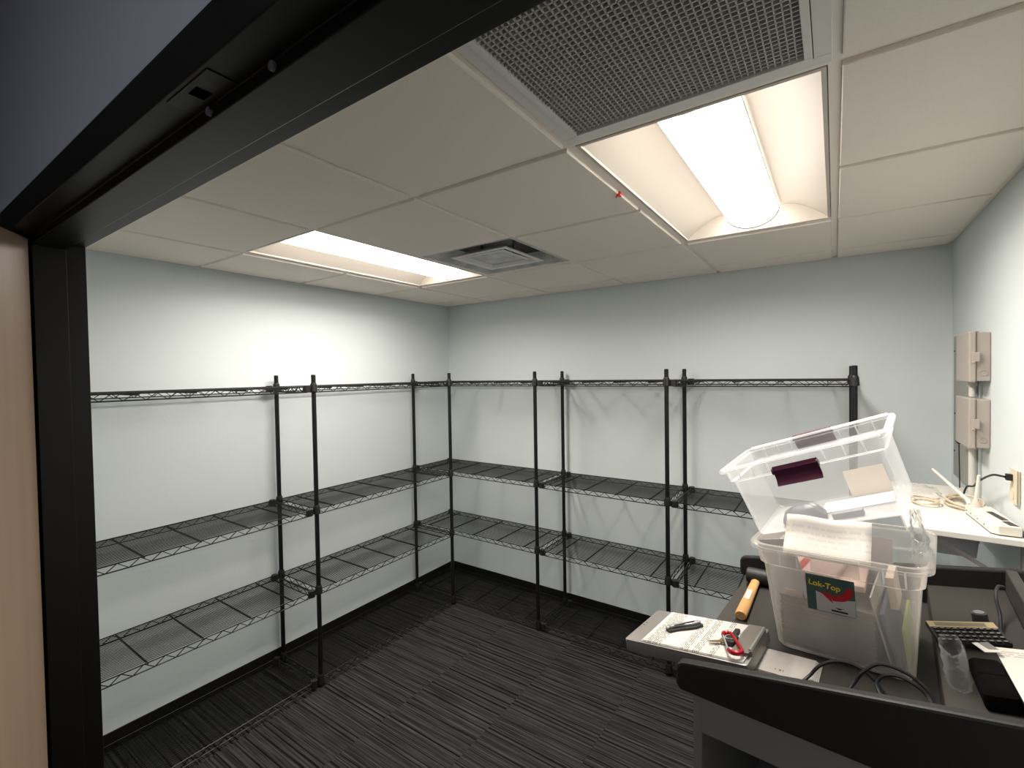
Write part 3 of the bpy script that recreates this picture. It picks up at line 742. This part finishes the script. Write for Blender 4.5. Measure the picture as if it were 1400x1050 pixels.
# carabiner with keys
ca = empty('carabiner'); tag(ca, 'red carabiner with a silver gate lying on the form by the clip', 'carabiner')
ca.matrix_world = CMW @ Matrix.Translation((.108, -.052, .0178)) @ Matrix.Rotation(R(-62), 4, 'Z') @ Matrix.Diagonal((.80, .66, 1, 1))
dpt = spline([(-.062, -.012, 0), (-.055, .010, 0), (-.04, .016, 0)], 4)
path = [(-.070, .0, 0), (-.066, .013, 0), (-.052, .019, 0), (.048, .025, 0), (.066, .019, 0), (.072, .002, 0), (.064, -.016, 0), (.050, -.022, 0)]
path2 = [(-.070, .0, 0), (-.064, -.012, 0), (-.050, -.015, 0)]
M_red = mat('red_anodised', (.45, .012, .02), .3, metal=.35)
MB().tube(spline(path[::-1]+path2[1:], 5), .0062, 8).build('body', M_red, ca, True)
MB().rod((-.050, -.015, 0), (.050, -.022, 0), .0036, 10).build('gate', MATS['brushed_steel'], ca, True)
kb = empty('key_bunch'); tag(kb, 'bunch of keys with a black fob hanging in the red carabiner', 'keys')
kb.matrix_world = CMW @ Matrix.Translation((.098, -.012, .0060))
MB().prism(rrect(-.012, .016, -.034, .014, .007), 'z', 0, .011).build('fob', M_black, kb, True, bevel=.002)
MB().prism(rrect(-.007, .006, .018, .062, .004), 'z', 0, .007).build('fob', M_black, kb, True, bevel=.001)
for ang, off in ((200, 0), (214, .004)):
    k_ = MB(); k_.prism(rrect(-.010, .010, -.010, .010, .008), 'z', 0, .0022); k_.prism([(.009, -.003), (.036, -.003), (.040, 0), (.036, .003), (.009, .003)], 'z', .0002, .002)
    o = k_.build('key', mat('brass_key', (.45, .36, .22), .3, metal=.9), kb); o.rotation_euler = (0, 0, R(ang)); o.location = (-.012, -.022, .001+off)
MB().tube([(.012*math.cos(6.28*k/20), -.010+.012*math.sin(6.28*k/20), .0125) for k in range(20)], .0011, 6, True).build('split_ring', MATS['brushed_steel'], kb, True)

# ------------------------------------------------------------------ loose things on the lectern
# wooden mallet
ml = empty('mallet'); tag(ml, 'black-headed mallet with a pale wooden handle lying along the lectern edge', 'mallet')
za = tray_z(.05)+.017
ml.matrix_world = LM @ Matrix.Translation((.052, .365, za)) @ Matrix.Rotation(R(93.5), 4, 'Z')
mb = MB(); rr = [(0, .0155), (.004, .0172), (.06, .0168), (.16, .0150), (.25, .0140), (.33, .0135)]
mb.loft([[(x, r*math.cos(6.283*k/14), r*.82*math.sin(6.283*k/14)) for k in range(14)] for x, r in rr])
mb.build('handle', wood_mat('pale_hickory', (.50, .26, .09), (.62, .36, .15), 'X', 20), ml, True)
MB().box(.10, .17, -.008, .008, .0118, .0135).build('handle_label', mat('cream_label', (.70, .60, .45), .7, var=.3, vscale=120), ml)
mb = MB(); mb.loft([[(.30+r*math.cos(6.283*k/16), y, .012+r*math.sin(6.283*k/16)) for k in range(16)] for y, r in ((-.055, .022), (-.052, .026), (-.02, .027), (.02, .027), (.028, .026), (.031, .022))])
mb.build('head', M_black, ml, True)
# strip of white paper in front of the tote
o = empty('paper_slip'); tag(o, 'strip of white paper lying in front of the tote on the lectern', 'paper')
o.matrix_world = LM @ Matrix.Translation((.185, .165, tray_z(.185)+.0008)) @ Matrix.Rotation(R(-4), 4, 'Y')
mb = MB()
for k in range(5): mb.box(-.10+.002*k, .090-.003*k, -.055+.001*k, .060, .0022*k, .0022*k+.002)
mb.build('sheets', mat('white_slip', (.42, .39, .36), .8, var=.1, vscale=60), o)
for dx, wv in ((0, .002), (.009, .005), (.017, .002)): MB().box(dx, dx+wv, -.034, -.026, .0111, .0113).build('print_mark', mat('grey_print', (.16, .15, .14), .7), o)
# black cables
def cable(name, pts, r, m, label, cat='cable', n=8, group=None):
    p = spline(pts, n); c0 = p[0]; mb = MB(); mb.tube([q-c0 for q in p], r, 7); o = mb.build(name, m, None, True); o.location = c0; return tag(o, label, cat, group)
def TW(a, b, h): return W(a, b, tray_z(a)+h)
cable('audio_cable', [TW(.235, .09, .006), TW(.258, .13, .022), TW(.279, .14, .048), TW(.314, .14, .069), TW(.352, .14, .066), TW(.385, .135, .042), TW(.41, .11, .012), TW(.40, .06, .006), TW(.33, .045, .006)], .0038, M_black, 'black cable looping in a high arch in front of the tote')
cable('power_cable', [TW(.325, .10, .008), TW(.344, .13, .035), TW(.362, .135, .064), TW(.390, .14, .086), TW(.428, .14, .082), TW(.458, .135, .066), TW(.480, .12, .040), TW(.482, .07, .014), TW(.44, .05, .010), TW(.404, .09, .022), TW(.384, .125, .042), TW(.392, .135, .060), TW(.416, .13, .074), TW(.446, .125, .068), TW(.470, .115, .050), TW(.479, .06, .030)], .0040, M_black, 'black cable coiled at the right of the tote front')
# calculator leaning on a black case
ca_s = 1.17
cal = empty('calculator'); tag(cal, 'black and gold pocket calculator tilted beside the tote', 'calculator')
cal.matrix_world = LM @ Matrix.Translation((.548, .392, deck_z(.548)+.026)) @ Matrix.Rotation(R(-10), 4, 'Y') @ Matrix.Rotation(R(15), 4, 'Z') @ Matrix.Rotation(R(9), 4, 'X')
ca_s = 1.06
cw, chh = .128*ca_s, .079*ca_s
mb = MB(); mb.loft([ring(cw-.004, chh-.004, .006, -.014, n=3), ring(cw, chh, .008, -.008, n=3), ring(cw, chh, .008, -.002, n=3), ring(cw-.003, chh-.003, .007, 0, n=3)])
mb.build('case', mat('dark_brown_plastic', (.022, .019, .017), .45), cal, True)
MB().box(-cw/2+.003, cw/2-.003, chh*.18, chh/2-.003, .0001, .0012).build('gold_panel', mat('gold_brushed', (.56, .43, .25), .4, metal=.3), cal)
MB().box(-cw*.38, cw*.34, chh*.235, chh*.40, .0013, .0018).build('display', mat('lcd_olive', (.20, .18, .11), .35), cal)
M_key = mat('key_black', (.012, .012, .013), .4); M_keyp = mat('key_print', (.45, .42, .38), .6)
kme = MB().loft([ring(.0102, .0088, .001, 0, n=1), ring(.0094, .0078, .001, .0032, n=1)]).mesh('key'); kme.materials.append(M_key)
kpm = MB().box(-.0032, .0032, -.0012, .0006, .0033, .0035).mesh('key_mark'); kpm.materials.append(M_keyp)
for i in range(10):
    for j in range(4):
        k_ = link('key', kme, None, cal); k_.location = (-cw/2+.0115+i*(cw-.023)/9, chh*.10-j*.0150, .0002)
        p_ = link('key_mark', kpm, None, k_)
# black case under the calculator + clear film + paper at the right
o = empty('black_case'); tag(o, 'soft black case lying at the right behind the near lectern rim', 'case')
o.matrix_world = LM @ Matrix.Translation((.572, .175, deck_z(.572)+.0015)) @ Matrix.Rotation(R(-10), 4, 'Y') @ Matrix.Rotation(R(4), 4, 'Z') @ Matrix.Diagonal((.50, .95, .95, 1))
mb = MB(); mb.loft([ring(.104, .15, .012, 0), ring(.11, .156, .014, .008), ring(.106, .15, .014, .030), ring(.088, .13, .012, .038)])
mb.build('case_body', mat('black_cloth', (.003, .003, .003), .95, spec=.08), o, True)
MB().box(-.044, .044, -.002, .002, .0375, .0387).build('flap_edge', MATS['black_cloth'], o)
o = empty('clear_wrap'); tag(o, 'crinkled clear wrapper standing between the tote and black case', 'wrapper')
o.matrix_world = LM @ Matrix.Translation((.520, .20, deck_z(.520)+.002)) @ Matrix.Rotation(R(-10), 4, 'Y')
crumple('film', lambda u, v: (.022*math.cos(6.28*u)*(1-.15*v), .05*math.sin(6.28*u), .075*v), 16, 8, M_film, o, 9, .003)
o = empty('paper_sheets'); tag(o, 'white printed sheets lying against the lectern back at the right edge', 'paper')
o.matrix_world = LM @ Matrix.Translation((.628, .175, deck_z(.628)+.0345)) @ Matrix.Rotation(R(-10), 4, 'Y') @ Matrix.Rotation(R(4), 4, 'Z')
mb = MB()
for k in range(3): mb.box(-.033-.0015*k, .027, -.15+.003*k, .135-.004*k, .0012*k, .0012*k+.0009)
mb.build('sheets', print_mat('printed_sheet_right', (.82, .77, .70), 'Y', .009, [(.085, .115)], .6), o)
o = empty('paper_pad'); tag(o, 'dark pad under the printed sheets at the right edge of the lectern', 'notepad')
o.matrix_world = LM @ Matrix.Translation((.633, .155, deck_z(.633)+.002)) @ Matrix.Rotation(R(-10), 4, 'Y')
MB().box(-.021, .021, -.12, .13, 0, .031).build('pad', M_collar, o, bevel=.002)
o = empty('card_tab'); tag(o, 'small white card with a grey corner beside the calculator', 'card')
o.matrix_world = LM @ Matrix.Translation((.572, .277, deck_z(.572)+.046)) @ Matrix.Rotation(R(-14), 4, 'Y') @ Matrix.Rotation(R(20), 4, 'Z')
MB().prism([(-.016, -.022), (.012, -.026), (.012, -.015), (-.004, -.012), (-.008, .022), (-.018, .022)], 'z', 0, .0012).build('card', M_paper, o)
MB().prism([(-.003, -.011), (.012, -.014), (.010, .022), (-.007, .022)], 'z', -.0002, .001).build('corner', M_steel, o)
o = empty('small_roller'); tag(o, 'small dark round knob standing behind the calculator', 'knob')
o.matrix_world = LM @ Matrix.Translation((.585, .50, deck_z(.585)+.0015)) @ Matrix.Rotation(R(-10), 4, 'Y')
MB().rod((0, 0, 0), (0, 0, .030), .017, 18, .015).build('knob_body', mat('smoked_plastic', (.05, .05, .05), .25), o, True)
MB().rod((0, 0, .0302), (0, 0, .0325), .011, 18).build('knob_cap', M_steel, o, True)
cable('thin_cord', [W(.638, .62, deck_z(.638)+.060), W(.625, .60, deck_z(.625)+.066), W(.617, .56, deck_z(.617)+.05), W(.620, .52, deck_z(.62)+.02), W(.612, .44, deck_z(.612)+.004)], .004, M_black, 'short black cord curling on the lectern by its back panel')

# ------------------------------------------------------------------ right wall: backboard, boxes, conduit, outlet, shelf
bb = empty('backboard', (XR, -.30, 1.29)); tag(bb, 'grey painted backboard fixed to the right wall behind the two boxes', 'board')
MB().box(-.016, -.0005, -.235, .155, 0, .672).build('board', mat('grey_board_paint', (.30, .30, .275), .7), bb, bevel=.002)
for y, z in ((.135, .60), (.12, .30), (.125, .12)): MB().rod((-.0185, y, z), (-.016, y, z), .004, 8).build('screw', M_black, bb)
def ebox(z0, label):
    e = empty('junction_box', (XR, -.73, z0)); tag(e, label, 'electrical box', 'junction boxes on the right wall')
    D = .225; hh = .190
    MB().prism([(-.0425, .004), (-.0005, .004), (-.0005, D-.14), (-.0175, D-.14), (-.0175, D), (-.0425, D)], 'z', 0, hh).build('box_body', M_box, e, bevel=.004)
    MB().box(-.064, -.043, -.003, D+.004, -.004, hh+.005).build('cover', M_box, e, bevel=.005)
    MB().box(-.057, -.033, -.010, -.0035, hh*.40, hh*.60).rod((-.052, -.010, hh*.40), (-.052, -.017, hh*.37), .005, 8).build('latch', M_box, e, bevel=.002)
    mb = MB(); mb.tube([(-.021+.0105*math.cos(6.28*k/20), .0030, hh*.17+.0105*math.sin(6.28*k/20)) for k in range(20)], .0014, 6, True, up=Vector((0, 1, 0.01))); mb.build('knockout', M_box, e, True)
ebox(1.757, 'taupe junction box on the right wall, the upper of two')
ebox(1.497, 'taupe junction box on the right wall, the lower of two')
M_cond = mat('painted_conduit', (.60, .58, .54), .5)
for z0, z1, lb in ((1.692, 1.752, 'short pale conduit joining the two junction boxes'), (1.2716, 1.492, 'pale conduit running down from the lower junction box to the shelf')):
    c_ = empty('conduit', (XR-.030, -.60, z0)); tag(c_, lb, 'conduit')
    MB().rod((0, 0, 0), (0, 0, z1-z0), .0115, 14).build('pipe', M_cond, c_, True)
    MB().rod((0, 0, z1-z0-.018), (0, 0, z1-z0-.001), .0155, 12).build('coupling', M_cond, c_, True)
cable('drop_cord', [(XR-.047, -.46, 1.484), (XR-.046, -.46, 1.42), (XR-.045, -.462, 1.35), (XR-.044, -.46, 1.285)], .0022, M_black, 'thin black cord hanging straight down from the lower junction box')
o = empty('cord_grip', (XR-.047, -.46, 1.478)); tag(o, 'black cone-shaped cord grip under the lower junction box', 'cord grip')
MB().rod((0, 0, 0), (0, 0, .014), .005, 10, .014).build('grip', M_black, o, True)
# outlet
ot = empty('wall_outlet', (XR, -1.052, 1.420)); tag(ot, 'ivory surface outlet box on the right wall above the shelf', 'outlet')
MB().box(-.008, -.0005, -.031, .031, -.054, .054).build('outlet_box', M_ivory, ot, bevel=.002)
MB().box(-.012, -.0082, -.034, .034, -.057, .057).build('cover_plate', M_ivory, ot, bevel=.002)
for z in (-.028, .028): MB().prism(rrect(-.014, .014, z-.016, z+.016, .010), 'x', -.0135, -.0122).build('socket', M_ivory, ot)
MB().box(-.028, -.0136, -.010, .010, .018, .038).build('plug', M_black, ot)
cable('router_cord', [(XR-.030, -1.052, 1.448), (XR-.050, -1.00, 1.442), (XR-.055, -.86, 1.395), (XR-.050, -.74, 1.350), (XR-.055, -.66, 1.330), (XR-.06, -.62, 1.285)], .0035, M_black, 'black cord sagging from the ivory outlet to the shelf')
# wall shelf
SZ = 1.27
sh = empty('wall_shelf', (XR, -1.16, SZ)); tag(sh, 'white laminate wall shelf on grey steel brackets above the lectern', 'shelf')
MB().box(-.290, -.001, 0, .80, -.020, 0).build('board', M_white, sh, bevel=.002)
M_brk = mat('grey_bracket_steel', (.30, .285, .265), .45, metal=.3)
for y in (.045, .60):
    MB().box(-.270, -.002, y-.012, y+.012, -.0235, -.0205).build('bracket_arm', M_brk, sh)
    MB().box(-.005, -.001, y-.012, y+.012, -.190, -.024).build('bracket_leg', M_brk, sh)
    v0, v1 = Vector((-.235, y, -.026)), Vector((-.008, y, -.172)); d = (v1-v0); L_ = d.length
    mm = Matrix.Translation((v0+v1)/2) @ Matrix.Rotation(math.atan2(-d.z, d.x), 4, 'Y')
    MB().box(-L_/2, L_/2, -.011, .011, -.0015, .0015, mm).box(-L_/2, L_/2, -.0115, -.0095, -.0015, .012, mm).build('brace', M_brk, sh)
    MB().rod((-.228, y, -.0205), (-.228, y, -.026), .004, 8).build('screw', M_black, sh)
# hanging adapter and wrapped bundle under the shelf
o = empty('power_adapter', (3.205, -.98, 1.178)); tag(o, 'black power adapter hanging under the white shelf beside the tote', 'adapter')
MB().loft([ring(.04, .05, .008, 0), ring(.046, .056, .010, .006), ring(.046, .056, .010, .064), ring(.036, .046, .008, .070)]).build('adapter_body', M_black, o, True)
MB().rod((0, 0, .070), (0, 0, .0715), .005, 8).build('cord_stub', M_black, o)
o = empty('hanging_sleeve', (3.315, -.86, 1.105)); tag(o, 'grey-white folded plastic sleeve hanging under the wall shelf', 'sleeve')
MB().loft([ring(.11, .008, .003, 0), ring(.12, .016, .006, .05), ring(.11, .010, .004, .141)]).build('sleeve_body', mat('grey_white_film', (.42, .42, .43), .35), o, True)

# router with antennas
rt = empty('wifi_router', (3.382, -1.000, SZ), R(4.0)); tag(rt, 'white wifi router with two aerials and dark vents on the wall shelf', 'router')
mb = MB(); rp = [(-.036, .135), (.034, .135), (.034, -.135), (-.020, -.135), (-.036, -.118)]
mb.prism(rp, 'z', .003, .034); mb.build('case', M_router, rt, bevel=.003)
mb = MB(); mb.prism([(x*.96, y*.985) for x, y in rp], 'z', .0005, .0029); mb.build('base', M_black, rt)
M_vent = mat('vent_dark', (.03, .028, .026), .5)
MB().prism([(-.004, .04), (.014, .05), (.026, -.055), (.006, -.065)], 'z', .0342, .0350).build('vent', M_vent, rt)
MB().prism([(.002, -.078), (.022, -.068), (.030, -.125), (.008, -.125)], 'z', .0342, .0350).build('vent', M_vent, rt)
for y in (.115, .070, .0, -.065): MB().rod((-.0375, y, .016), (-.0358, y, .016), .0025, 8).build('screw', M_black, rt)
MB().rod((-.012, .112, .0345), (-.012, .112, .058), .018, 14, .008).build('antenna_base', mat('putty_plastic', (.60, .50, .42), .5), rt, True)
MB().rod((-.012, .112, .056), (-.006, .105, .150), .0062, 12, .0048).build('antenna', M_router, rt, True)
MB().rod((-.020, .148, .030), (-.020, .165, .044), .008, 10).rod((-.020, .160, .042), (-.074, .40, .112), .0066, 12, .0046).build('antenna', M_router, rt, True)
# ethernet cable coils and clear packets on the shelf
def coil(c, rx, ry, z, turns, r, label, seed):
    rnd = random.Random(seed); pts = []
    for k in range(int(turns*14)+1):
        t = 2*math.pi*k/14; f = 1+.10*math.sin(t*.37+seed)
        pts.append((c[0]+rx*f*math.cos(t), c[1]+ry*f*math.sin(t), z+r+.006*(k/14)+.004*math.sin(t*1.7)))
    mb = MB(); c0 = Vector((c[0], c[1], z)); mb.tube([Vector(p)-c0 for p in pts], r, 6); o = mb.build('ethernet_cable', M_cable, None, True); o.location = c0
    return tag(o, label, 'cable', 'cables on the wall shelf')
coil((3.352, -.755), .050, .085, SZ+.001, 3.4, .0045, 'beige network cable coiled behind the router on the wall shelf', 1)
coil((3.235, -.78), .040, .060, SZ+.001, 2.6, .0030, 'thin beige cable coil beside the tilted tote on the wall shelf', 4)
pk = empty('clear_packet', (3.235, -.60, SZ+.002)); tag(pk, 'crinkled clear plastic packet at the back of the wall shelf', 'packet')
crumple('film', lambda u, v: (-.06+.13*u, -.09+.18*v, .012+.028*math.sin(3.14*u)*math.sin(3.14*v)), 12, 12, M_film, pk, 3, .006)
MB().prism(rrect(-.05, .06, -.07, .07, .01), 'z', .0, .004).build('card', M_paper, pk)

cable('cable_tie', [(2.128, -.480, 1.018), (2.130, -.484, .99), (2.136, -.486, .955), (2.142, -.486, .925)], .0018, M_black, 'black cable tie dangling under the middle shelf of the back wall')
